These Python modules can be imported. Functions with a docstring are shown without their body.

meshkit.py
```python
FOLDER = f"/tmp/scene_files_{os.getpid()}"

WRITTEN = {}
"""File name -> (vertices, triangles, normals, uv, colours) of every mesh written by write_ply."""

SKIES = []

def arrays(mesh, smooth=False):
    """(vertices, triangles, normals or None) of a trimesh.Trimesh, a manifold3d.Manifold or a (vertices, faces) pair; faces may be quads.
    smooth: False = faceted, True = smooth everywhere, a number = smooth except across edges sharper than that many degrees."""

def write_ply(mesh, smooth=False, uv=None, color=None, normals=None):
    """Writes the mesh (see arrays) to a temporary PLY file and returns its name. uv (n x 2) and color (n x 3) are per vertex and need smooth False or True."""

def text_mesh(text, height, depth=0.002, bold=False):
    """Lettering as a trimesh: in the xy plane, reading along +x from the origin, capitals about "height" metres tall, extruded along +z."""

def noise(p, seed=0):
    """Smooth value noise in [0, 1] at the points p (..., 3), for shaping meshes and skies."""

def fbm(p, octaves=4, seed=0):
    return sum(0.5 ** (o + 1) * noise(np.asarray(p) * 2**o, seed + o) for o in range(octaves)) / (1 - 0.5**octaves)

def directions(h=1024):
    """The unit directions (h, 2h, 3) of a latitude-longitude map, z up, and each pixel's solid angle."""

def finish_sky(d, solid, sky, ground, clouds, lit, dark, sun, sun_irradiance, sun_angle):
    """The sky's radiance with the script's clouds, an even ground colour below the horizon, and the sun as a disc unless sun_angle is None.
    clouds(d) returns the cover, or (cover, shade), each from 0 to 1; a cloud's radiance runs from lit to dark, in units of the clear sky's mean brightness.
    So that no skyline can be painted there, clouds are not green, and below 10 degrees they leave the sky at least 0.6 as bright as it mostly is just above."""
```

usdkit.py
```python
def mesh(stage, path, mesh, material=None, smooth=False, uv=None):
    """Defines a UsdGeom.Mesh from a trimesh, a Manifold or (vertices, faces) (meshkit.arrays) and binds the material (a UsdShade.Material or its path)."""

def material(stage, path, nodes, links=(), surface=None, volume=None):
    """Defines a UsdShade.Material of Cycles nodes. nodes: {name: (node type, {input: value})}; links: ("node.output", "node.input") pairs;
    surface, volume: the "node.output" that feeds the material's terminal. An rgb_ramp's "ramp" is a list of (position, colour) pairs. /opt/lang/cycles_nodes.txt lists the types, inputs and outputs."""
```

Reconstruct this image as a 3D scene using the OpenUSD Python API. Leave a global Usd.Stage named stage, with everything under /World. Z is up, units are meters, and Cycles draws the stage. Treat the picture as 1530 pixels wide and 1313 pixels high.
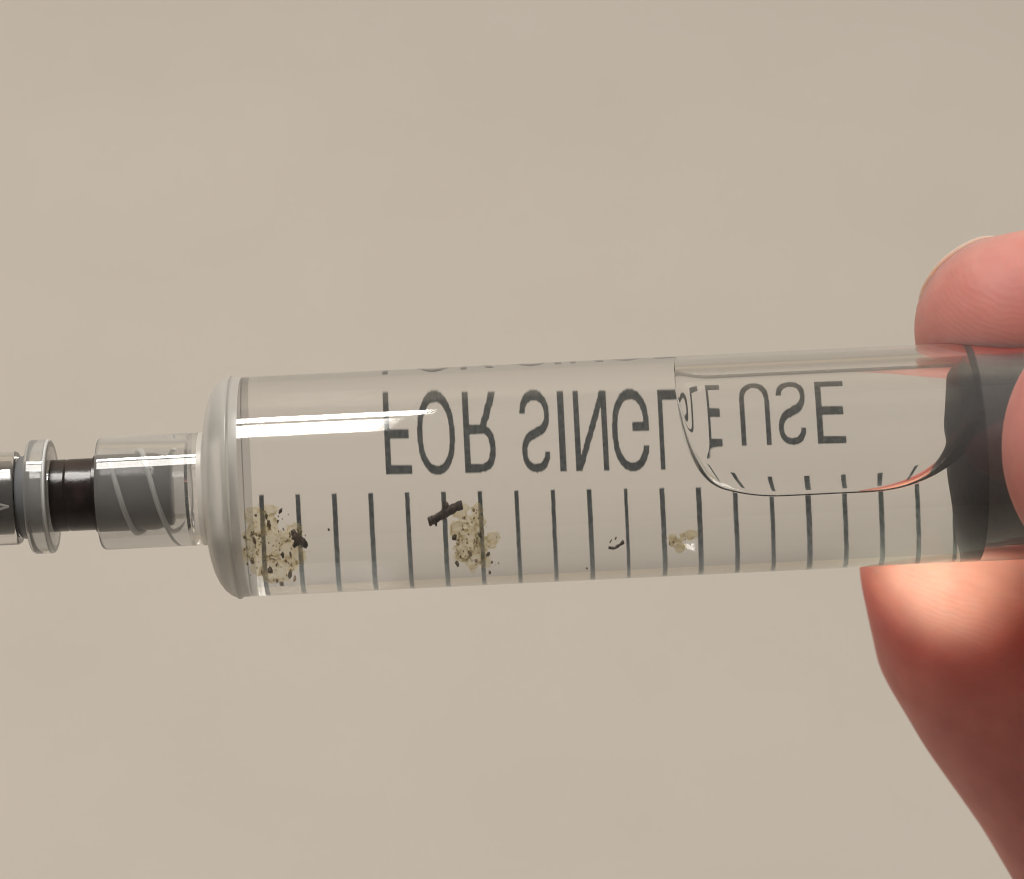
import math, random
import numpy as np
import trimesh
import manifold3d as m3
import meshkit, usdkit
from pxr import Usd, UsdGeom, UsdLux, UsdShade, Gf, Sdf

rng = np.random.default_rng(7)
random.seed(7)
stage = Usd.Stage.CreateInMemory()
UsdGeom.SetStageUpAxis(stage, "Z")
UsdGeom.SetStageMetersPerUnit(stage, 1.0)
UsdGeom.Xform.Define(stage, "/World")
UsdGeom.Scope.Define(stage, "/World/Looks")

# ------------------------------------------------------------------ frame
# Shapes are modelled in millimetres in the camera's frame (x right, y away, z up) about a point of the syringe; the
# camera looks 43 degrees down, so that frame is turned into the upright world here.
PITCH = math.radians(43.0)
CP, SP = math.cos(PITCH), math.sin(PITCH)
BASE = np.array([0.0, 0.0, 1.3])
DIST = 200.0


def world(p):
    p = np.asarray(p, float)
    return np.stack([p[..., 0], p[..., 1] * CP + p[..., 2] * SP, -p[..., 1] * SP + p[..., 2] * CP], -1) * 0.001 + BASE


# ------------------------------------------------------------------ camera, lamp, room light, exposure
cam = UsdGeom.Camera.Define(stage, "/World/camera")
cam.CreateHorizontalApertureAttr(36.0)
cam.CreateFocalLengthAttr(36.0 * DIST / 65.3)
cam.CreateClippingRangeAttr(Gf.Vec2f(0.02, 50.0))
cam.CreateFStopAttr(60.0)
cam.CreateFocusDistanceAttr(0.197)
cam.CreateExposureAttr(0.0)
e = world([0, -DIST, 0])
cam.AddTransformOp().Set(Gf.Matrix4d(1, 0, 0, 0, 0, SP, CP, 0, 0, -CP, SP, 0, *map(float, e), 1))

# a ceiling fitting of two strips overhead, and a small warm spot whose light shows on the finger under the barrel
def lamp_at(elev, x, dist):
    return world([x, -dist * math.cos(math.radians(elev)), dist * math.sin(math.radians(elev))])


def aim(light, at_, to, roll=0.0):
    z = (at_ - to) / np.linalg.norm(at_ - to)
    x = np.array([1.0, 0, 0]) - z * z[0]
    x /= np.linalg.norm(x)
    y = np.cross(z, x)
    light.AddTransformOp().Set(Gf.Matrix4d(*x, 0, *y, 0, *z, 0, *map(float, at_), 1))


for nm, elev, x, w, h, power in (("ceiling_lamp_light", 73.0, -465.0, 0.65, 0.21, 39.0), ("ceiling_lamp_light_001", 60.0, -440.0, 0.56, 0.50, 22.5)):
    lamp = UsdLux.RectLight.Define(stage, "/World/" + nm)
    lamp.CreateWidthAttr(w)
    lamp.CreateHeightAttr(h)
    lamp.CreateIntensityAttr(power)
    lamp.CreateColorAttr(Gf.Vec3f(1.0, 0.965, 0.91))
    aim(lamp, lamp_at(elev, x, 1900.0), world([0, 0, 0]))

spot = UsdLux.SphereLight.Define(stage, "/World/warm_spot_light")
spot.CreateRadiusAttr(0.004)
spot.CreateIntensityAttr(12500.0)
spot.CreateColorAttr(Gf.Vec3f(1.0, 0.98, 0.72))
sh = UsdLux.ShapingAPI.Apply(spot.GetPrim())
sh.CreateShapingConeAngleAttr(1.7)
sh.CreateShapingConeSoftnessAttr(0.9)
aim(spot, world([-40, -110, -95]), world([28.0, 4.5, -6.9]))

room = UsdLux.DomeLight.Define(stage, "/World/room_light")
rm = usdkit.material(stage, "/World/Looks/room_light", {"b": ("background_shader", {"color": (0.40, 0.36, 0.31), "strength": 0.36})}, surface="b.background")
UsdShade.MaterialBindingAPI.Apply(room.GetPrim()).Bind(rm)

# ------------------------------------------------------------------ helpers
taken = {}


def numbered(path):
    n = taken.get(path, 0)
    taken[path] = n + 1
    return path if n == 0 else f"{path}_{n:03d}"


origins = {}


def thing(name, label, cat, base, group=None, kind=None):
    path = numbered("/World/" + name)
    x = UsdGeom.Xform.Define(stage, path)
    o = world(base)
    x.AddTranslateOp().Set(Gf.Vec3d(*map(float, o)))
    origins[path] = o
    mark(x.GetPrim(), label, cat, group, kind)
    return x.GetPrim()


def mark(p, label=None, cat=None, group=None, kind=None):
    for k, v in (("label", label), ("category", cat), ("group", group), ("kind", kind)):
        if v:
            p.SetCustomDataByKey(k, v)


def arr(mesh):
    if hasattr(mesh, "to_mesh"):
        m = mesh.to_mesh()
        return np.array(m.vert_properties[:, :3], float), np.array(m.tri_verts)
    if isinstance(mesh, tuple):
        v, f = np.asarray(mesh[0], float), np.asarray(mesh[1], int)
        if f.shape[1] == 4:
            f = np.vstack([f[:, [0, 1, 2]], f[:, [0, 2, 3]]])
        return v, f
    return np.array(mesh.vertices), np.array(mesh.faces)


def obj(name, mesh, mat, parent, smooth=35, label=None):
    """One mesh prim under parent; the mesh is in millimetres in the camera's frame."""
    v, f = arr(mesh)
    root = "/".join(str(parent.GetPath()).split("/")[:3])
    path = numbered(f"{parent.GetPath()}/{name}")
    m = usdkit.mesh(stage, path, trimesh.Trimesh(world(v) - origins[root], f, process=False), LOOK[mat], smooth=smooth)
    mark(m.GetPrim(), label)
    return m.GetPrim()


# the syringe's own frame: s along the barrel, d away from the camera, h up
TILT = math.atan(0.048)
AX = np.array([[math.cos(TILT), 0, math.sin(TILT)], [0, 1, 0], [-math.sin(TILT), 0, math.cos(TILT)]])
AX0 = np.array([0, 0, -2.198])
R_OUT, R_IN = 7.0, 6.2


def syr(v):
    return np.asarray(v, float) @ AX + AX0


def on_syr(mesh):
    v, f = arr(mesh)
    return syr(v), f


def cyl_pt(s, rad, deg):
    """deg is measured from straight away from the camera, upwards."""
    t = np.radians(deg)
    return np.stack([np.broadcast_to(s, np.shape(t)) + 0 * t, rad * np.cos(t), rad * np.sin(t)], -1)


def revolve(profile, n=224, closed=False):
    """profile: (s, r) points run so that the outside lies to the left when going towards -s; ends at r = 0 close."""
    P = np.asarray(profile, float)
    th = np.arange(n) * 2 * np.pi / n
    v = np.stack([np.repeat(P[:, 0], n), np.outer(P[:, 1], np.cos(th)).ravel(), np.outer(P[:, 1], np.sin(th)).ravel()], 1)
    k = len(P)
    rows = range(k if closed else k - 1)
    f = []
    j = np.arange(n)
    for i in rows:
        i2 = (i + 1) % k
        a, b, c, d = i * n + j, i * n + (j + 1) % n, i2 * n + (j + 1) % n, i2 * n + j
        f += [np.stack([a, b, c], 1), np.stack([a, c, d], 1)]
    m = trimesh.Trimesh(v, np.vstack(f), process=False)
    m.merge_vertices()
    m.update_faces(m.nondegenerate_faces(height=1e-7))
    m.remove_unreferenced_vertices()
    return m


def outward(m, flip=None):
    """Faces turned so that the enclosed volume is positive."""
    if m.volume < 0:
        m.invert()
    return m


def arc_pts(c, rad, a0, a1, n=6):
    a = np.radians(np.linspace(a0, a1, n))
    return [(c[0] + rad * math.cos(t), c[1] + rad * math.sin(t)) for t in a]


# ------------------------------------------------------------------ materials
LOOK = {}


def look(name, nodes, links=(), surface="p.BSDF", volume=None):
    LOOK[name] = usdkit.material(stage, "/World/Looks/" + name, nodes, links, surface=surface, volume=volume)


def clear(name, ior, tint=(1, 1, 1), milk=0.0, milk_color=(0.8, 0.8, 0.78), rough=0.0):
    nodes = {"g": ("glass_bsdf", {"color": tint, "IOR": ior, "roughness": rough})}
    if not milk:
        look(name, nodes, surface="g.BSDF")
        return
    nodes |= {"d": ("diffuse_bsdf", {"color": milk_color}), "m": ("mix_closure", {"fac": milk})}
    look(name, nodes, [("g.BSDF", "m.closure1"), ("d.BSDF", "m.closure2")], "m.closure")


clear("clear_plastic", 1.5, (0.995, 0.993, 0.988), 0.06)
clear("collar_plastic", 1.5, (0.985, 0.985, 0.985), 0.13)
clear("frosted_plastic", 1.5, (0.995, 0.995, 0.99), 0.40, (0.88, 0.86, 0.81), rough=0.3)
clear("ring_plastic", 1.5, (0.97, 0.975, 0.975), 0.20, rough=0.03)
clear("water_in_plastic", 1.33 / 1.5)
clear("air_in_water", 1 / 1.33)
look("beige_surface", {"c": ("geometry", {}), "n": ("noise_texture", {"scale": 60.0, "detail": 4.0}),
                    "n2": ("noise_texture", {"scale": 9.0, "detail": 5.0, "roughness": 0.65}), "n3": ("noise_texture", {"scale": 900.0, "detail": 2.0}),
                    "r": ("rgb_ramp", {"ramp": [(0.25, (0.628, 0.582, 0.525)), (0.75, (0.665, 0.618, 0.562))]}),
                    "p": ("principled_bsdf", {"roughness": 0.9, "specular_ior_level": 0.2}),
                    "b": ("bump", {"strength": 0.15, "distance": 0.0005})},
     [("c.position", "n.vector"), ("c.position", "n2.vector"), ("c.position", "n3.vector"), ("n2.fac", "r.fac"), ("r.color", "p.base_color"), ("n3.fac", "b.height"), ("b.normal", "p.normal")])
look("print_ink", {"c": ("geometry", {}), "n": ("noise_texture", {"scale": 4500.0, "detail": 3.0}),
                   "r": ("rgb_ramp", {"ramp": [(0.32, (0.17, 0.20, 0.21)), (0.68, (0.33, 0.36, 0.36))]}),
                   "p": ("principled_bsdf", {"roughness": 0.6})},
     [("c.position", "n.vector"), ("n.fac", "r.fac"), ("r.color", "p.base_color")])
look("black_rubber", {"c": ("geometry", {}), "n": ("noise_texture", {"scale": 2500.0, "detail": 3.0}),
                      "r": ("rgb_ramp", {"ramp": [(0.3, (0.018, 0.019, 0.021)), (0.7, (0.034, 0.035, 0.038))]}),
                      "b": ("bump", {"strength": 0.3, "distance": 0.00005}),
                      "p": ("principled_bsdf", {"roughness": 0.6})},
     [("c.position", "n.vector"), ("n.fac", "r.fac"), ("r.color", "p.base_color"), ("n.fac", "b.height"), ("b.normal", "p.normal")])
look("black_gloss", {"c": ("geometry", {}), "n": ("noise_texture", {"scale": 700.0, "detail": 3.0}),
                     "r": ("rgb_ramp", {"ramp": [(0.35, (0.014, 0.012, 0.012)), (0.7, (0.045, 0.027, 0.026))]}),
                     "b": ("bump", {"strength": 0.5, "distance": 0.0001}),
                     "p": ("principled_bsdf", {"roughness": 0.24, "specular_ior_level": 0.4})},
     [("c.position", "n.vector"), ("n.fac", "r.fac"), ("r.color", "p.base_color"), ("n.fac", "b.height"), ("b.normal", "p.normal")])
look("frosted_band", {"p": ("principled_bsdf", {"base_color": (0.16, 0.165, 0.175), "roughness": 0.3})})
look("white_ink", {"p": ("principled_bsdf", {"base_color": (0.75, 0.75, 0.74), "roughness": 0.5})})
look("skin", {"c": ("geometry", {}), "n": ("noise_texture", {"scale": 260.0, "detail": 5.0}),
              "n2": ("noise_texture", {"scale": 1500.0, "detail": 4.0, "roughness": 0.6}),
              "w": ("wave_texture", {"wave_type": "rings", "rings_direction": "spherical", "scale": 1050.0, "distortion": 7.0, "detail": 2.0, "detail_scale": 0.6}),
              "s": ("math", {"math_type": "multiply_add", "value2": 0.55}),
              "r": ("rgb_ramp", {"ramp": [(0.3, (0.53, 0.212, 0.190)), (0.7, (0.65, 0.285, 0.250))]}),
              "b": ("bump", {"strength": 0.18, "distance": 0.00009}),
              "p": ("principled_bsdf", {"roughness": 0.55, "specular_ior_level": 0.3, "subsurface_weight": 0.8, "subsurface_scale": 0.0016,
                                        "subsurface_radius": (1.0, 0.30, 0.18), "subsurface_method": "random_walk"})},
     [("c.position", "n.vector"), ("c.position", "n2.vector"), ("c.position", "w.vector"), ("n.fac", "r.fac"), ("r.color", "p.base_color"),
      ("w.fac", "s.value1"), ("n2.fac", "s.value3"), ("s.value", "b.height"), ("b.normal", "p.normal")])
look("nail", {"p": ("principled_bsdf", {"base_color": (0.80, 0.68, 0.55), "roughness": 0.25, "subsurface_weight": 0.6, "subsurface_scale": 0.001})})
look("floc", {"c": ("geometry", {}), "n": ("noise_texture", {"scale": 1500.0, "detail": 4.0}),
              "a": ("rgb_ramp", {"ramp": [(0.38, (0.03, 0.03, 0.03)), (0.68, (0.22, 0.22, 0.22))]}),
              "t": ("transparent_bsdf", {"color": (0.988, 0.970, 0.908)}), "d": ("diffuse_bsdf", {"color": (0.96, 0.84, 0.56)}), "l": ("translucent_bsdf", {"color": (0.96, 0.84, 0.56)}),
              "x": ("mix_closure", {"fac": 0.5}), "m": ("mix_closure", {})},
     [("c.position", "n.vector"), ("n.fac", "a.fac"), ("a.color", "m.fac"), ("d.BSDF", "x.closure1"), ("l.BSDF", "x.closure2"), ("t.BSDF", "m.closure1"), ("x.closure", "m.closure2")], "m.closure")
look("dark_grain", {"c": ("geometry", {}), "n": ("noise_texture", {"scale": 3000.0}),
                    "r": ("rgb_ramp", {"ramp": [(0.3, (0.06, 0.042, 0.020)), (0.7, (0.16, 0.115, 0.06))]}), "p": ("principled_bsdf", {"roughness": 0.8})},
     [("c.position", "n.vector"), ("n.fac", "r.fac"), ("r.color", "p.base_color")])
look("brown_grain", {"c": ("geometry", {}), "n": ("noise_texture", {"scale": 3000.0}),
                     "r": ("rgb_ramp", {"ramp": [(0.3, (0.26, 0.175, 0.09)), (0.7, (0.46, 0.34, 0.20))]}), "p": ("principled_bsdf", {"roughness": 0.8})},
     [("c.position", "n.vector"), ("n.fac", "r.fac"), ("r.color", "p.base_color")])
look("dark_fibre", {"c": ("geometry", {}), "n": ("noise_texture", {"scale": 2600.0, "detail": 3.0}),
                    "r": ("rgb_ramp", {"ramp": [(0.35, (0.030, 0.020, 0.019)), (0.68, (0.13, 0.085, 0.065))]}), "p": ("principled_bsdf", {"roughness": 0.7})},
     [("c.position", "n.vector"), ("n.fac", "r.fac"), ("r.color", "p.base_color")])

# ------------------------------------------------------------------ backdrop
FLOOR_Z = 0.70
wp = UsdGeom.Xform.Define(stage, "/World/floor").GetPrim()
mark(wp, "plain matt beige surface far behind and below the syringe, out of focus", "floor", None, "structure")
origins["/World/floor"] = np.zeros(3)
COVE, EDGE = 0.55, 0.80
prof = [(y, 0.0) for y in np.linspace(-2.5, EDGE, 12)] + [(EDGE + COVE * math.sin(t), COVE - COVE * math.cos(t)) for t in np.linspace(0, math.pi / 2, 17)[1:]]
gx = np.linspace(-4, 4, 17)
wv = np.array([(x, y, FLOOR_Z + z_) for y, z_ in prof for x in gx])
q = [(j * 17 + i, j * 17 + i + 1, (j + 1) * 17 + i + 1, (j + 1) * 17 + i) for j in range(len(prof) - 1) for i in range(16)]
v, f = arr((wv, np.array(q)))
usdkit.mesh(stage, "/World/floor/surface", trimesh.Trimesh(v, f, process=False), LOOK["beige_surface"], smooth=True)

wq = UsdGeom.Xform.Define(stage, "/World/wall").GetPrim()
mark(wq, "light cream wall rising beyond the beige surface, glimpsed bent through the barrel's lower rim", "wall", None, "structure")
origins["/World/wall"] = np.zeros(3)
look("cream_paint", {"p": ("principled_bsdf", {"base_color": (0.86, 0.76, 0.62), "roughness": 0.85, "specular_ior_level": 0.2})})
wm = trimesh.creation.box([8.0, 0.1, 2.6])
wm.apply_translation([0, EDGE + COVE + 0.05, FLOOR_Z + COVE + 1.3])
usdkit.mesh(stage, "/World/wall/surface", wm, LOOK["cream_paint"])

# ------------------------------------------------------------------ syringe
syringe = thing("syringe", "clear plastic syringe lying across the picture, printed FOR SINGLE USE, black stopper inside", "syringe", [0, 0, -9.2])
S_END, S_STOP = -17.7, 29.0            # bore's front end wall, stopper's front face
NOZ = 1.0
BACK = 62.0
# outside of the barrel, its finger flange, the dry bore behind the stopper; the wet bore is closed by the liquid's own surface
outer = [(S_STOP + 0.45, R_IN)] + [(BACK + 0.6, R_IN), (BACK + 0.6, 11.5)] + arc_pts((BACK, 11.5), 0.6, 0, 180, 7)[1:] + [(BACK - 0.6, R_OUT + 0.6)]
outer += arc_pts((BACK - 1.2, R_OUT + 0.6), 0.6, 0, -90, 5)[1:]
outer += [(s, R_OUT) for s in np.linspace(BACK - 3, -16.9, 60)]
shoulder = [(-16.9, R_OUT), (-17.4, R_OUT), (-17.5, 7.06), (-17.58, 7.13), (-17.72, 7.13), (-17.84, 7.03), (-18.15, 6.88), (-18.5, 6.58), (-18.8, 6.15), (-19.05, 5.6), (-19.22, 5.0), (-19.32, 4.5), (-19.37, 4.1), (-19.4, 3.75)]
shoulder += [(-19.5, 3.62), (-19.8, 3.6)]
collar = [(-20.0, 3.6), (-26.0, 3.6), (-26.2, 3.5), (-26.25, 3.25), (-26.2, 3.0), (-26.0, 2.9), (-20.6, 2.72), (-20.4, 2.5), (-20.4, 1.9)]   # luer collar, open to the left
collar += [(-20.6, 1.85), (-26.4, 1.60), (-26.5, 1.5), (-26.5, NOZ)]                                        # nozzle inside the collar
collar.insert(0, (-19.8, 3.6))


def shell_of(profile, probe):
    """Revolved skin whose normals point out of the plastic (away from the axis on its outer wall)."""
    m = revolve(profile)
    fn, fc = m.face_normals, m.triangles_center
    k = np.argmin(np.abs(fc[:, 0] - probe[0]) + np.abs(np.hypot(fc[:, 1], fc[:, 2]) - probe[1]))
    if fn[k, 1] * fc[k, 1] + fn[k, 2] * fc[k, 2] < 0:
        m.invert()
    return m


barrel = obj("barrel", on_syr(shell_of(outer, (0, R_OUT))), "clear_plastic", syringe, smooth=30)
obj("barrel_shoulder", on_syr(shell_of(shoulder, (-18.5, 6.35))), "frosted_plastic", barrel, smooth=40)
luer = obj("luer_collar", on_syr(shell_of(collar, (-23, 3.6))), "collar_plastic", syringe, smooth=30)

# thread inside the collar: a helical ridge in two starts
def helix(s0, s1, turns, phase, rad, w):
    t = np.linspace(0, 1, 150)
    pts = np.stack([s0 + (s1 - s0) * t, rad * np.cos(phase + 2 * np.pi * turns * t), rad * np.sin(phase + 2 * np.pi * turns * t)], 1)
    return tube(pts, w * np.minimum(1, 12 * np.minimum(t, 1 - t) + 0.05), 10)


def tube(p, radii, n=8):
    p = np.asarray(p, float)
    radii = np.broadcast_to(radii, (len(p),))
    t = np.gradient(p, axis=0)
    t /= np.linalg.norm(t, axis=1, keepdims=True) + 1e-12
    ref = np.where(np.abs(t[:, :1]) < 0.9, [[1.0, 0, 0]], [[0, 0, 1.0]])
    a = np.cross(t, ref)
    a /= np.linalg.norm(a, axis=1, keepdims=True)
    b = np.cross(t, a)
    th = np.arange(n) * 2 * np.pi / n
    v = (p[:, None] + radii[:, None, None] * (np.cos(th)[None, :, None] * a[:, None] + np.sin(th)[None, :, None] * b[:, None])).reshape(-1, 3)
    f, j = [], np.arange(n)
    for i in range(len(p) - 1):
        f += [np.stack([i * n + j, (i + 1) * n + j, (i + 1) * n + (j + 1) % n], 1), np.stack([i * n + j, (i + 1) * n + (j + 1) % n, i * n + (j + 1) % n], 1)]
    v = np.vstack([v, p[:1], p[-1:]])
    c0, c1, e0 = len(v) - 2, len(v) - 1, (len(p) - 1) * n
    f += [np.stack([np.full(n, c0), j, (j + 1) % n], 1), np.stack([np.full(n, c1), e0 + (j + 1) % n, e0 + j], 1)]
    m = trimesh.Trimesh(v, np.vstack(f), process=False)
    return outward(m)


look("thread_plastic", {"p": ("principled_bsdf", {"base_color": (0.93, 0.94, 0.94), "roughness": 0.2, "transmission_weight": 0.25, "ior": 1.45})})
for ph in (2.2, 2.2 + math.pi):
    obj("collar_thread", on_syr(helix(-25.4, -21.0, 1.0, ph, 2.62, 0.17)), "thread_plastic", luer)

# stopper and plunger rod
st = [(S_STOP - 1.5, 0.0), (S_STOP - 1.4, 1.6), (S_STOP - 0.8, 4.4), (S_STOP - 0.3, 5.4), (S_STOP + 0.08, 5.95), (S_STOP + 0.35, 6.17), (S_STOP + 1.6, 6.18), (S_STOP + 1.9, 6.08),
      (S_STOP + 3.0, 6.08), (S_STOP + 3.3, 6.17), (S_STOP + 3.9, 6.18), (S_STOP + 4.3, 5.95), (S_STOP + 5.6, 5.0), (S_STOP + 5.7, 0.0)]
obj("plunger_stopper", on_syr(outward(revolve(st, 160))), "black_rubber", syringe, label="black rubber plunger stopper against the liquid and bubble")
rod = m3.Manifold.cube([60, 1.3, 9.0], True) + m3.Manifold.cube([60, 9.0, 1.3], True)
rod = rod.translate([S_STOP + 35.6, 0, 0])
disc = m3.Manifold.cylinder(1.6, 8.2, 8.2, 64).rotate([0, 90, 0]).translate([S_STOP + 65.5, 0, 0])
collarring = m3.Manifold.cylinder(1.2, 4.9, 4.9, 64).rotate([0, 90, 0]).translate([S_STOP + 5.7, 0, 0])
look("rod_plastic", {"p": ("principled_bsdf", {"base_color": (0.78, 0.77, 0.74), "roughness": 0.3, "subsurface_weight": 0.3, "subsurface_scale": 0.002})})
obj("plunger_rod", on_syr(rod + disc + collarring), "rod_plastic", syringe)

# print on the far side of the barrel: letters and graduation lines wrapped round it, seen from inside and so mirrored
R_INK = R_OUT - 0.05


def skew(s):
    return -0.14 * (s + 7.5)


def wrap(v, f, s_of, deg_of):
    return cyl_pt(s_of, R_INK, deg_of)


CAP = 2.82
DEG = math.degrees(1 / R_OUT)
# letter, where it starts and ends along the barrel (mm)
TEXT = [("F", -8.16, -6.45), ("O", -6.02, -3.58), ("R", -3.02, -0.86), ("S", 0.66, 2.60), ("I", 3.14, 3.56), ("N", 4.17, 6.32), ("G", 6.62, 9.02), ("L", 9.66, 11.05),
        ("E", 12.25, 13.75), ("U", 15.00, 16.95), ("S", 17.40, 19.30), ("E", 19.95, 21.80)]


def shell(poly_v, poly_f, thick=0.02):
    """A flat lettering mesh (x = s, y = degrees) wrapped on the barrel with a little thickness."""
    a, b = cyl_pt(poly_v[:, 0], R_INK, poly_v[:, 1]), cyl_pt(poly_v[:, 0], R_INK - thick, poly_v[:, 1])
    n = len(poly_v)
    e = np.sort(np.vstack([poly_f[:, [0, 1]], poly_f[:, [1, 2]], poly_f[:, [2, 0]]]), axis=1)
    u, cnt = np.unique(e, axis=0, return_counts=True)
    rim = u[cnt == 1]
    f = np.vstack([poly_f, poly_f[:, ::-1] + n, np.stack([rim[:, 0], rim[:, 1], rim[:, 1] + n], 1), np.stack([rim[:, 0], rim[:, 1] + n, rim[:, 0] + n], 1)])
    m = trimesh.Trimesh(np.vstack([a, b]), f, process=False)
    trimesh.repair.fix_normals(m)
    return m


for ch, s0, s1 in TEXT:
    tm = meshkit.text_mesh(ch, 1.0, depth=0.01)
    top = np.isclose(tm.vertices[:, 2], tm.vertices[:, 2].max())
    ff = tm.faces[top[tm.faces].all(1)]
    used = np.unique(ff)
    remap = -np.ones(len(tm.vertices), int)
    remap[used] = np.arange(len(used))
    fl = trimesh.Trimesh(tm.vertices[used] * [1, 1, 0], remap[ff], process=False)
    fl.merge_vertices()
    fv, ff = trimesh.remesh.subdivide_to_size(fl.vertices, fl.faces, 0.12)
    fl = trimesh.Trimesh(fv, ff, process=False)
    fl.merge_vertices()
    fv, ff = fl.vertices, fl.faces
    if ch == "I":
        gx, gy = np.meshgrid([0.0, 1.0], np.linspace(0, 1, 25), indexing="ij")
        fv = np.stack([gx.ravel(), gy.ravel(), 0 * gx.ravel()], 1)
        ff = np.array([t_ for i in range(24) for t_ in ((i, 25 + i, 26 + i), (i, 26 + i, i + 1))])
    x0, x1 = fv[:, 0].min(), fv[:, 0].max()
    ss = s0 + (fv[:, 0] - x0) / (x1 - x0) * (s1 - s0)
    dg = 24.0 - fv[:, 1] * CAP * DEG + skew(ss)
    obj("printed_letter", on_syr(shell(np.stack([ss, dg], 1), ff)), "print_ink", barrel, smooth=False)

for i in range(21):
    s = -16.3 + 2.36 * i
    if s > 31.5:
        break
    w = 0.15 + 0.012 * rng.standard_normal()
    dg = np.linspace(-4.5, -30.0, 24) + skew(s)
    wob = 0.008 * rng.standard_normal(24)
    L = np.stack([s - w + wob, dg], 1)
    Rr = np.stack([s + w + wob, dg], 1)
    pv = np.vstack([L, Rr])
    n = len(dg)
    pf = np.vstack([[(j, j + 1, n + j + 1), (j, n + j + 1, n + j)] for j in range(n - 1)])
    obj("graduation_line", on_syr(shell(pv, pf)), "print_ink", barrel, smooth=False)

# ------------------------------------------------------------------ liquid and its bubble
liquid = thing("liquid", "clear watery liquid filling the syringe barrel left of the black stopper", "liquid", [0, 0, -8.4])
lq = [(-26.4, 0.0), (-26.4, NOZ), (-19.0, NOZ), (-18.2, 1.1), (-18.0, 2.0)] + [(S_END - 0.25 + 0.25 * t, 2.0 + 3.4 * t) for t in (0.3, 0.6, 1.0)]
lq += arc_pts((S_END + 0.7, R_IN - 0.7), 0.7, 180, 90, 7)[1:] + [(s, R_IN) for s in np.linspace(-16.5, S_STOP + 0.45, 50)] + [(S_STOP + 0.45, 0.0)]
obj("liquid_body", on_syr(outward(revolve(lq))), "water_in_plastic", liquid, smooth=30)

bubble = thing("air_bubble", "long clear air bubble under the top of the barrel, touching the black stopper", "air bubble", syr([20, -2, 0.0]))
RB = R_IN - 0.015
BT = math.radians(43.0)           # the bubble lies against the barrel's upper near side
E1 = np.array([-math.sin(BT), math.cos(BT)])
E2 = np.array([math.cos(BT), math.sin(BT)])
B0, B1 = 9.9, S_STOP - 0.03


B_TOP, B_CURVE, B_FULL = 4.66, 0.07, 13.1      # crest of the water under the bubble, its curvature, where the bubble has its full width


def level(s):
    c = B_TOP
    if s < B_FULL:
        t = (B_FULL - s) / (B_FULL - B0)
        c = B_TOP + (RB + 2.0 - B_TOP) * (1 - math.sqrt(max(0.0, 1 - t ** 2.2)))
    return c


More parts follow.
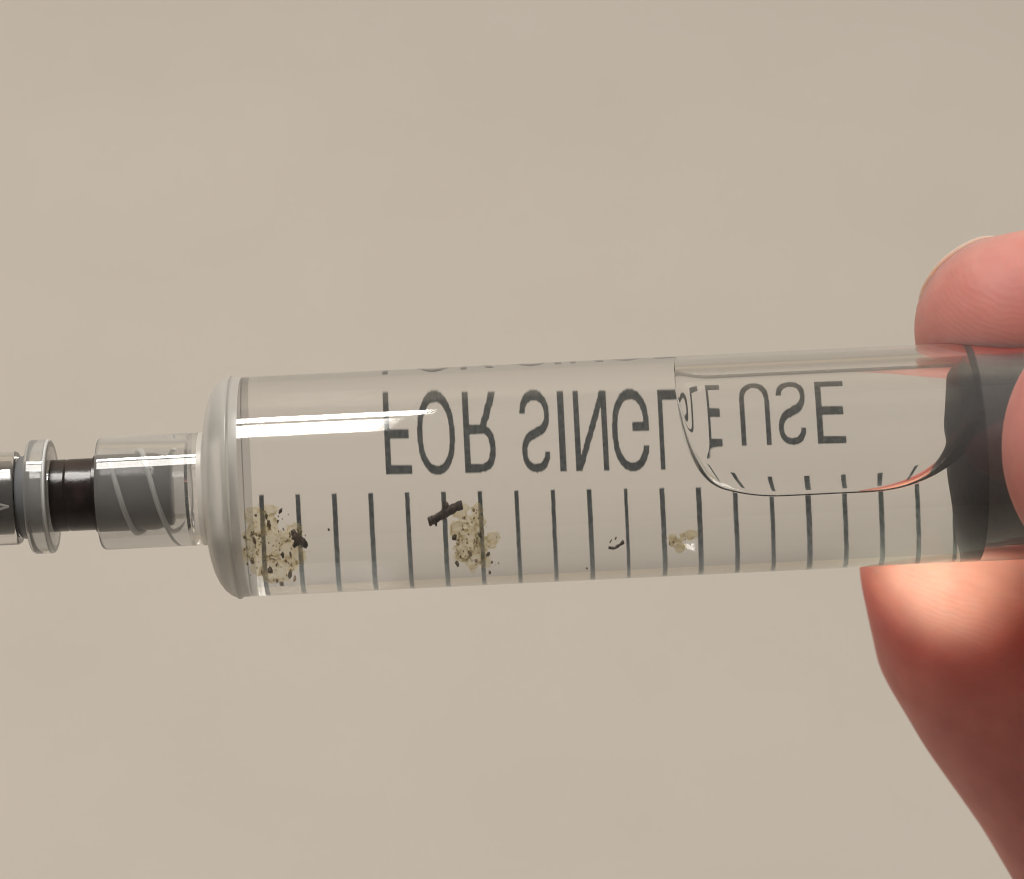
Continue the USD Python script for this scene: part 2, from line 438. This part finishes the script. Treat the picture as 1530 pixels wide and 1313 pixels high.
def section(s, n=240):
    """Between the wall (radius RB) and the water, whose surface is domed: u = c - B_CURVE * w * w (u up, w across)."""
    c = level(s)
    def contact(k):
        """Where the water meets the wall: u^2 + w^2 = RB^2 and u = c - k w^2."""
        disc = 1 - 4 * k * (c - k * RB * RB)
        u = min((1 - math.sqrt(max(disc, 0))) / (2 * k), RB - 1e-4)
        w = math.sqrt(max(RB * RB - u * u, 1e-8))
        return u, w, (c - u) / (w * w)

    u0, w0, kk = contact(B_CURVE)
    ub, wb, kb = contact(B_CURVE - 0.016)
    # the near edge stands back from the sharp corner and is blunt; near the stopper it stands back further
    wf = w0 - 0.3 * min(1.0, w0 / 4.0)
    if s > 21.5:
        wf -= 2.4 * ((s - 21.5) / (B1 - 21.5)) ** 2.6
    if s < 17.0:
        wf -= min(1.7 * ((17.0 - s) / (17.0 - B0)) ** 2.2, 0.8 * (wf + wb))
    nw = n // 2
    a = np.linspace(math.atan2(wb, ub), -math.asin(wf / RB), nw, endpoint=False)
    top = np.stack([RB * np.cos(a), RB * np.sin(a)], 1)
    w = (wb - wf) / 2 - (wb + wf) / 2 * np.cos(np.linspace(0, np.pi, n - nw, endpoint=False))
    kk = np.where(w < 0, kk, kb)
    dip = 0.8 * np.clip(1 - ((w + wf) / 1.1) ** 2, 0, 1) * min(1.0, w0 / 4.5)
    bot = np.stack([np.minimum(c - kk * w * w - dip, np.sqrt(RB * RB - w * w)), w], 1)
    uw = np.vstack([top, bot])
    # the water's meniscus rounds the bubble's edge where it meets the wall
    lp = np.vstack([uw, uw[:1]])
    ln = np.concatenate([[0], np.cumsum(np.linalg.norm(np.diff(lp, axis=0), axis=1))])
    big = 480
    tq = np.arange(big) * ln[-1] / big
    ev = np.stack([np.interp(tq, ln, lp[:, 0]), np.interp(tq, ln, lp[:, 1])], 1)
    sig = min(0.5, 0.05 * ln[-1]) / (ln[-1] / big)
    fr = np.exp(-2 * (np.pi * np.fft.fftfreq(big) * sig) ** 2)[:, None]
    ev = np.real(np.fft.ifft(np.fft.fft(ev, axis=0) * fr, axis=0))
    tq = np.stack([np.interp(tq, ln, lp[:, 0]), np.interp(tq, ln, lp[:, 1])], 1)
    k_ = np.clip((1.5 - tq[:, 1:]) / 3.0, 0, 1)               # less so at the upper far edge
    ev = tq + (ev - tq) * k_
    uw = np.stack([np.interp(np.arange(n) * big / n, np.arange(big + 1), np.append(ev[:, k_], ev[0, k_])) for k_ in (0, 1)], 1)
    return np.stack([np.full(n, s), uw[:, 0] * E1[0] + uw[:, 1] * E2[0], uw[:, 0] * E1[1] + uw[:, 1] * E2[1]], 1)


ts = np.concatenate([B0 + 1e-3 + (B_FULL - B0) * (np.linspace(0, 1, 36) ** 2), np.linspace(B_FULL + 0.2, B1, 54)])
rows = [section(s) for s in ts]
n = 240
bv = np.vstack(rows + [rows[0].mean(0)[None], rows[-1].mean(0)[None]])
j = np.arange(n)
bf = []
for i in range(len(rows) - 1):
    bf += [np.stack([i * n + j, i * n + (j + 1) % n, (i + 1) * n + (j + 1) % n], 1), np.stack([i * n + j, (i + 1) * n + (j + 1) % n, (i + 1) * n + j], 1)]
z = (len(rows) - 1) * n
bf += [np.stack([np.full(n, len(bv) - 2), (j + 1) % n, j], 1), np.stack([np.full(n, len(bv) - 1), z + j, z + (j + 1) % n], 1)]
bm = trimesh.Trimesh(bv, np.vstack(bf), process=False)
obj("bubble_surface", on_syr(outward(bm)), "air_in_water", bubble, smooth=25)

# ------------------------------------------------------------------ black fitting on the left
fitting = thing("tube_fitting", "black core fitting with clear ring and sleeve, screwed into the syringe's left end", "fitting", syr([-31, 0, -3.7]))
core = [(-31.2, 0), (-31.2, 2.15), (-31.0, 2.3), (-28.4, 2.3), (-28.3, 2.25), (-28.2, 2.3), (-26.6, 2.3), (-26.55, 2.45), (-22.6, 2.45), (-22.3, 2.35), (-21.6, 2.2), (-21.5, 2.0), (-21.5, 0)]
obj("core", on_syr(outward(revolve(core, 120))), "black_gloss", fitting)
ring = [(-30.7, 2.32), (-30.7, 3.35)] + arc_pts((-30.45, 3.4), 0.25, 180, 90, 5) + [(-29.5, 3.65)] + arc_pts((-29.5, 3.4), 0.25, 90, 0, 5) + [(-29.25, 2.32)]
rg = obj("ring", on_syr(outward(revolve(ring, 160, closed=True))), "ring_plastic", fitting)
for ps, pr in ((-29.42, 3.52), (-29.38, 3.28)):
    tt = np.linspace(0, 2 * np.pi, 121)
    bead = tube(np.stack([np.full(121, ps), pr * np.cos(tt), pr * np.sin(tt)], 1), 0.13, 8)
    obj("rim_bead", on_syr(bead), "thread_plastic", rg, smooth=60)
band = [(-31.4, 2.32), (-31.4, 2.5), (-31.25, 2.62), (-30.75, 2.72), (-30.72, 2.32)]
obj("grey_band", on_syr(outward(revolve(band, 120, closed=True))), "frosted_band", fitting)
hose = [(-46, 0), (-46, 2.2), (-45.8, 2.35), (-31.65, 2.35), (-31.45, 2.3), (-31.45, 0)]
hs = obj("black_tube", on_syr(outward(revolve(hose, 120))), "black_gloss", fitting)
slv = [(-47, 2.5), (-47, 2.9), (-46.9, 3.0), (-31.6, 3.0), (-31.45, 2.9), (-31.45, 2.5)]
obj("clear_sleeve", on_syr(outward(revolve(slv, 160, closed=True))), "clear_plastic", fitting)
aw = []
for u0, u1 in (((-33.4, 9.5), (-31.75, -0.5)), ((-31.75, -0.5), (-33.4, -10.5))):
    tt = np.linspace(0, 1, 8)[:, None]
    pts = np.array(u0) + (np.array(u1) - np.array(u0)) * tt
    aw.append(tube(cyl_pt(pts[:, 0], 2.38, 180 + pts[:, 1] + 12.0), 0.085, 6))
obj("arrow_mark", on_syr(trimesh.util.concatenate(aw)), "white_ink", hs)


# ------------------------------------------------------------------ debris in the liquid
def refr(d, nrm, eta):
    c = -(d * nrm).sum()
    kk = 1 - eta * eta * (1 - c * c)
    return eta * d + (eta * c - math.sqrt(kk)) * nrm


def lumps(c, size, seed, rough=0.35, sub=1, stretch=(1, 1, 1)):
    m = trimesh.creation.icosphere(sub, 1.0)
    v = m.vertices * (1 + rough * (meshkit.noise(m.vertices * 1.7 + seed * 7.13, seed)[:, None] - 0.5) * 2)
    q = trimesh.transformations.random_rotation_matrix(np.random.default_rng(seed).random(3))[:3, :3]
    return trimesh.Trimesh((v * stretch * size) @ q.T + c, m.faces, process=False)


seedno = [100]


def grain(parent, s, d, h, size, mat="dark_grain", stretch=(1, 0.7, 0.7), label=None):
    seedno[0] += 1
    return obj("grain", on_syr(lumps([s, d, h], size * (0.52 + 0.2 * random.random()), seedno[0], rough=0.55, sub=2, stretch=tuple(1 + 0.75 * (x - 1) for x in stretch))), mat, parent, smooth=60, label=label)


DEBRIS_AT = 2.6


def lens(px, py, depth=DEBRIS_AT):
    """Where in the liquid, at this depth behind the barrel's axis, something lies that shows at a given offset from the picture's
    centre (in photograph pixels) - the liquid magnifies; used once here to measure the positions."""
    o = AX @ (np.array([0, -DIST, 0]) - AX0)
    d = np.array([(px - 765.0) / 23.43, DIST, (656.5 - py) / 23.43])
    d = AX @ (d / np.linalg.norm(d))
    for rad, eta in ((R_OUT, 1 / 1.5), (R_IN, 1.5 / 1.33)):
        A, B, C = d[1] ** 2 + d[2] ** 2, o[1] * d[1] + o[2] * d[2], o[1] ** 2 + o[2] ** 2 - rad * rad
        o = o + d * (-B - math.sqrt(B * B - A * C)) / A
        d = refr(d, np.array([0, o[1], o[2]]) / rad, eta)
    p = o + d * (depth - o[1]) / d[1]
    return p


SC = 1 / 23.43          # a photograph pixel along the barrel


def floc_mesh(pts, seed):
    """A loose heap of thin uneven flakes."""
    out, g_ = [], np.random.default_rng(seed)
    for i, (px, py, rp) in enumerate(pts):
        for k_ in range(8):
            off = g_.normal(0, 0.42, 2) * rp
            c = lens(px + off[0], py + off[1], DEBRIS_AT + 0.3 + 0.25 * g_.random())
            rr = rp * SC * g_.uniform(0.14, 0.62)
            mm = trimesh.creation.icosphere(3, 1.0)
            vv = mm.vertices * (1 + 1.7 * (meshkit.fbm(mm.vertices * 3.0 + seed + i * 3.1 + k_ * 9.7, 3, seed + i)[:, None] - 0.5))
            out.append(m3.Manifold(m3.Mesh((vv * np.array([1, 0.2, 0.55]) * rr + c).astype(np.float32), mm.faces.astype(np.uint32))))
    return m3.Manifold.batch_boolean(out, m3.OpType.Add)


def clump(name, label, floc, grains, at):
    c = lens(*at)
    t = thing(name, label, "debris", syr(c))
    obj("sediment", on_syr(floc_mesh(floc, seedno[0])), "floc", t, smooth=True)
    fine = []
    for k_ in range(int(len(grains) * 3)):
        px, py, rp = floc[rng.integers(len(floc))]
        p = lens(px + rng.normal(0, 0.75) * rp, py + rng.normal(0, 0.75) * rp, DEBRIS_AT - 0.3 * rng.random())
        fine.append(lumps(p, SC * rng.uniform(0.5, 1.15), int(rng.integers(1 << 20))))
    sl = obj("silt", on_syr(trimesh.util.concatenate(fine)), "brown_grain", t, smooth=60)
    mark(sl, kind="stuff")
    for px, py, rp, mat, st_ in grains:
        dd = DEBRIS_AT + 0.1 + 0.5 * rng.random() - 0.6
        p = lens(px, py, dd)
        grain(t, p[0], p[1], p[2], rp * SC, mat, st_)
    return t


DK, BR = "dark_grain", "brown_grain"
fl = [(418, 800, 34), (396, 815, 30), (430, 830, 28), (405, 845, 26), (385, 790, 24), (372, 822, 18), (425, 850, 20), (400, 772, 20), (440, 800, 16)]
gr = [(404, 852, 6.5, DK, (1, .8, .8)), (422, 829, 5.5, DK, (.8, .7, 1)), (433, 859, 5.5, DK, (1.2, .7, .6)), (419, 763, 5, DK, (1.3, .7, .6)), (398, 771, 4.5, DK, (1, .7, .7)), (382, 770, 3.5, BR, (1, .8, .6)),
      (434, 828, 4, DK, (1.4, .6, .5)), (377, 838, 6, BR, (1.2, .7, .7)), (380, 807, 6, BR, (1.5, .6, .5)), (365, 803, 3.5, BR, (1, .6, .6)), (349, 826, 2.5, DK, (1, .8, .8)), (355, 818, 2.5, BR, (1, .8, .8)),
      (402, 783, 5.5, BR, (.8, .7, 1.2)), (415, 779, 3, BR, (1, .7, .7)), (369, 843, 3, BR, (1, .8, .8)), (413, 844, 3.2, DK, (1.2, .7, .6)), (414, 868, 4, BR, (1, .7, .7)), (421, 872, 4, BR, (1, .7, .7)),
      (440, 865, 4, BR, (.8, .7, 1)), (427, 838, 3, BR, (1, .7, .7)), (391, 855, 2.5, BR, (1, .7, .7)), (418, 821, 2.6, BR, (1, .7, .7)), (388, 800, 2.5, BR, (1, .7, .7)), (408, 815, 2, BR, (1, .7, .7)), (396, 836, 2.2, BR, (1, .7, .7)),
      (430, 806, 2, BR, (1, .7, .7)), (423, 790, 2, BR, (1, .7, .7))]
c1 = clump("debris_clump", "large tan speckled clump of debris at the left end of the barrel", fl, gr, (405, 830))


def stick(name, label, segs, at, mat="dark_fibre", depth=DEBRIS_AT - 0.9):
    t = thing(name, label, "debris", syr(lens(*at)))
    for s_ in segs:
        pts = np.array([lens(x, y, depth) for x, y, _ in s_])
        tt = np.linspace(0, len(pts) - 1, 6 * len(pts))
        i0 = np.minimum(tt.astype(int), len(pts) - 2)
        fr = (tt - i0)[:, None]
        pp = pts[i0] * (1 - fr) + pts[i0 + 1] * fr
        rr = np.interp(tt, range(len(s_)), [w for _, _, w in s_]) * SC
        rr = rr * (1 + 0.12 * rng.standard_normal(len(rr)))
        obj("fibre", on_syr(tube(pp, rr, 8)), mat, t, smooth=60)
    return t


stick("forked_fibre", "dark three-armed fibre on the right edge of the left debris clump",
      [[(437, 792, 2.6), (441, 802, 5.2), (447, 808, 3.5)], [(447, 806, 4.0), (454, 811, 5.2), (459, 817, 2.5)], [(449, 808, 3.0), (442, 812, 3.6), (438, 817, 1.8)]], (447, 808))
clump("debris_clump", "smaller tan debris clump below the dark stick, left of the middle of the barrel",
      [(700, 780, 22), (706, 800, 24), (712, 820, 22), (690, 800, 20), (715, 785, 18), (696, 828, 18), (722, 835, 18), (706, 838, 18)],
      [(679, 803, 5, DK, (.8, .7, 1.1)), (717, 799, 5, DK, (1.1, .7, .7)), (683, 842, 5, DK, (1, .7, .9)), (729, 828, 4, DK, (.7, .6, 1.2)), (688, 832, 3, BR, (1, .7, .7)), (694, 774, 3, BR, (1, .7, .9)),
       (692, 791, 2.5, BR, (1, .7, .7)), (711, 837, 4.5, BR, (1, .7, .7)), (702, 826, 5, BR, (.7, .7, 1.3)), (735, 840, 2.5, BR, (1.4, .7, .7)), (708, 762, 3.5, BR, (1, .7, .7)), (745, 841, 2, BR, (1, .7, .7)), (685, 812, 3, BR, (1, .7, .7)),
       (700, 798, 2.5, BR, (1, .7, .7)), (715, 774, 2.2, BR, (1, .7, .7)), (712, 810, 2.2, BR, (1, .7, .7))], (705, 810))
stick("debris_stick", "straight dark brown stick fragment slanting above the smaller debris clump",
      [[(640, 780, 5.2), (652, 774, 4.6), (668, 765, 4.8), (682, 757, 5.0), (691, 754, 4.4)], [(663, 762, 3.0), (667, 755, 4.2), (663, 750, 2.0)], [(650, 776, 2.6), (652, 786, 1.6)]], (665, 766))
stick("curled_fibre", "thin curled dark hair-like fibre right of the middle of the barrel",
      [[(909, 818, 1.5), (918, 819, 1.5), (926, 814, 1.6), (932, 809, 2.4)], [(911, 811, 1.0), (914, 806, 0.8)], [(919, 806, 1.4), (921, 802, 0.9)]], (920, 811))
t = clump("debris_wisp", "faint brownish wisp of sediment between two lines, right of the curled fibre", [(1008, 806, 9), (1018, 812, 12), (1026, 800, 10)], [(1006, 810, 2.2, BR, (1, .7, .7)), (1013, 813, 1.8, BR, (1, .7, .7))], (1015, 808))
for px, py, rp, lab in ((491, 791, 3.2, "lone dark speck beside the third graduation line from the left"), (732, 855, 4.5, "black lens-shaped speck under the smaller debris clump"), (877, 849, 2.0, "tiny brown speck low in the barrel, left of the curled fibre")):
    p = lens(px, py, DEBRIS_AT - 0.8)
    t = thing("debris_speck", lab, "debris", syr(p))
    grain(t, p[0], p[1], p[2], rp * SC, DK, (1.3, .6, .6))


# ------------------------------------------------------------------ the hand
def at(px, py, depth):
    k = (DIST + depth) / DIST / 23.43
    return np.array([(px - 765.0) * k, depth, (656.5 - py) * k])


def ball(c, rad):
    return m3.Manifold.sphere(rad, 40).translate([float(x) for x in c])


def chain(js):
    bs = [ball(c, rad) for c, rad in js]
    return [m3.Manifold.batch_hull([a, b]) for a, b in zip(bs[:-1], bs[1:])]


IDX = at(1507, 491, 3.0)
index_f = chain([(IDX, 6.05), (IDX + [7, 0.5, 0.6], 6.9), (np.array([54, 9, 14.0]), 7.6), (np.array([76, 12, 17.0]), 8.6), (np.array([104, 18, -2.0]), 10.5)])
tip = [ball(at(1378, 852, 11.0), 4.2), ball(at(1520, 855, 11.0), 4.4), ball(at(1600, 900, 12.0), 5.0), ball(at(1492, 932, 14.0), 8.6)]
middle_f = [m3.Manifold.batch_hull(tip)] + chain([(at(1492, 932, 14.0), 8.6), (at(1546, 1016, 14.5), 8.8), (at(1632, 1130, 15), 9.0), (at(1800, 1400, 16), 9.4), (np.array([66, 20, -44.0]), 9.8), (np.array([104, 24, -24.0]), 11.0)])
thumb_f = chain([(at(1726, 668, -14.6), 9.0), (np.array([50, -20, 2.0]), 9.8), (np.array([86, -22, -8.0]), 11.5), (np.array([120, -4, -22.0]), 15.0)])
ring_f = chain([(np.array([60, 24, -60.0]), 7.4), (np.array([54, 30, -72.0]), 8.2), (np.array([72, 34, -74.0]), 8.8), (np.array([106, 28, -44.0]), 10.5)])
little_f = chain([(np.array([74, 30, -78.0]), 6.4), (np.array([68, 36, -88.0]), 7.0), (np.array([84, 38, -88.0]), 7.6), (np.array([110, 30, -60.0]), 9.5)])
palm = [m3.Manifold.batch_hull([ball([104, 18, -4], 10.5), ball([106, 28, -44], 10.5), ball([110, 30, -60], 9.5), ball([120, -4, -22], 14), ball([164, 10, -34], 17), ball([164, 16, -52], 16)])]
arm = chain([(np.array([164, 12, -42.0]), 21), (np.array([330, 10, -60.0]), 30)])
hand = m3.Manifold.batch_boolean(index_f + middle_f + thumb_f + ring_f + little_f + palm + arm, m3.OpType.Add)
hand = hand.refine_to_length(1.3)
hv, hf = arr(hand)
hm = trimesh.Trimesh(hv, hf, process=False)
hm.merge_vertices()
trimesh.smoothing.filter_taubin(hm, lamb=0.5, nu=0.52, iterations=34)
hand = m3.Manifold(m3.Mesh(np.asarray(hm.vertices, np.float32), np.asarray(hm.faces, np.uint32)))
press = m3.Manifold.cylinder(120, R_OUT + 0.03, R_OUT + 0.03, 200).rotate([0, 90, 0]).translate([-60, 0, 0])
pv, pf = arr(press)
press = m3.Manifold(m3.Mesh(syr(pv).astype(np.float32), pf.astype(np.uint32)))
print("hand", hand.status(), "press", press.status())
hand = hand - press
person = thing("person", "bare hand gripping the syringe's right end between fingertips and thumb", "person", [160, 12, -60])
body = obj("hand", hand, "skin", person, smooth=22)
# the index finger's nail, seen edge on
nd = np.array([-0.48, 0.60, 0.66])
nd /= np.linalg.norm(nd)
ex = np.cross(nd, [0.8, 0.2, 0.5])
ex /= np.linalg.norm(ex)
ey = np.cross(nd, ex)
A, B = np.meshgrid(np.linspace(-1, 1, 25), np.linspace(-1, 1, 25), indexing="ij")
A, B = A * np.sqrt(1 - B * B / 2), B * np.sqrt(1 - A * A / 2)
dirs = nd + 0.80 * A[..., None] * ex + 0.72 * B[..., None] * ey * (1 - 0.15 * A[..., None] ** 2)
dirs /= np.linalg.norm(dirs, axis=-1, keepdims=True)
lo, hi = IDX + dirs.reshape(-1, 3) * 6.02, IDX + dirs.reshape(-1, 3) * 6.24
N = 25
qs = np.array([(i * N + jj, (i + 1) * N + jj, (i + 1) * N + jj + 1, i * N + jj + 1) for i in range(N - 1) for jj in range(N - 1)])
edge = [i * N for i in range(N)] + [(N - 1) * N + jj for jj in range(1, N)] + [i * N + N - 1 for i in range(N - 2, -1, -1)] + [jj for jj in range(N - 2, 0, -1)]
ed = np.array([(edge[i], edge[(i + 1) % len(edge)], edge[(i + 1) % len(edge)] + N * N, edge[i] + N * N) for i in range(len(edge))])
nv, nf = arr((np.vstack([lo, hi]), np.vstack([qs[:, ::-1], qs + N * N, ed])))
nm = trimesh.Trimesh(nv, nf, process=False)
trimesh.repair.fix_normals(nm)
obj("fingernail", nm, "nail", body, smooth=50)
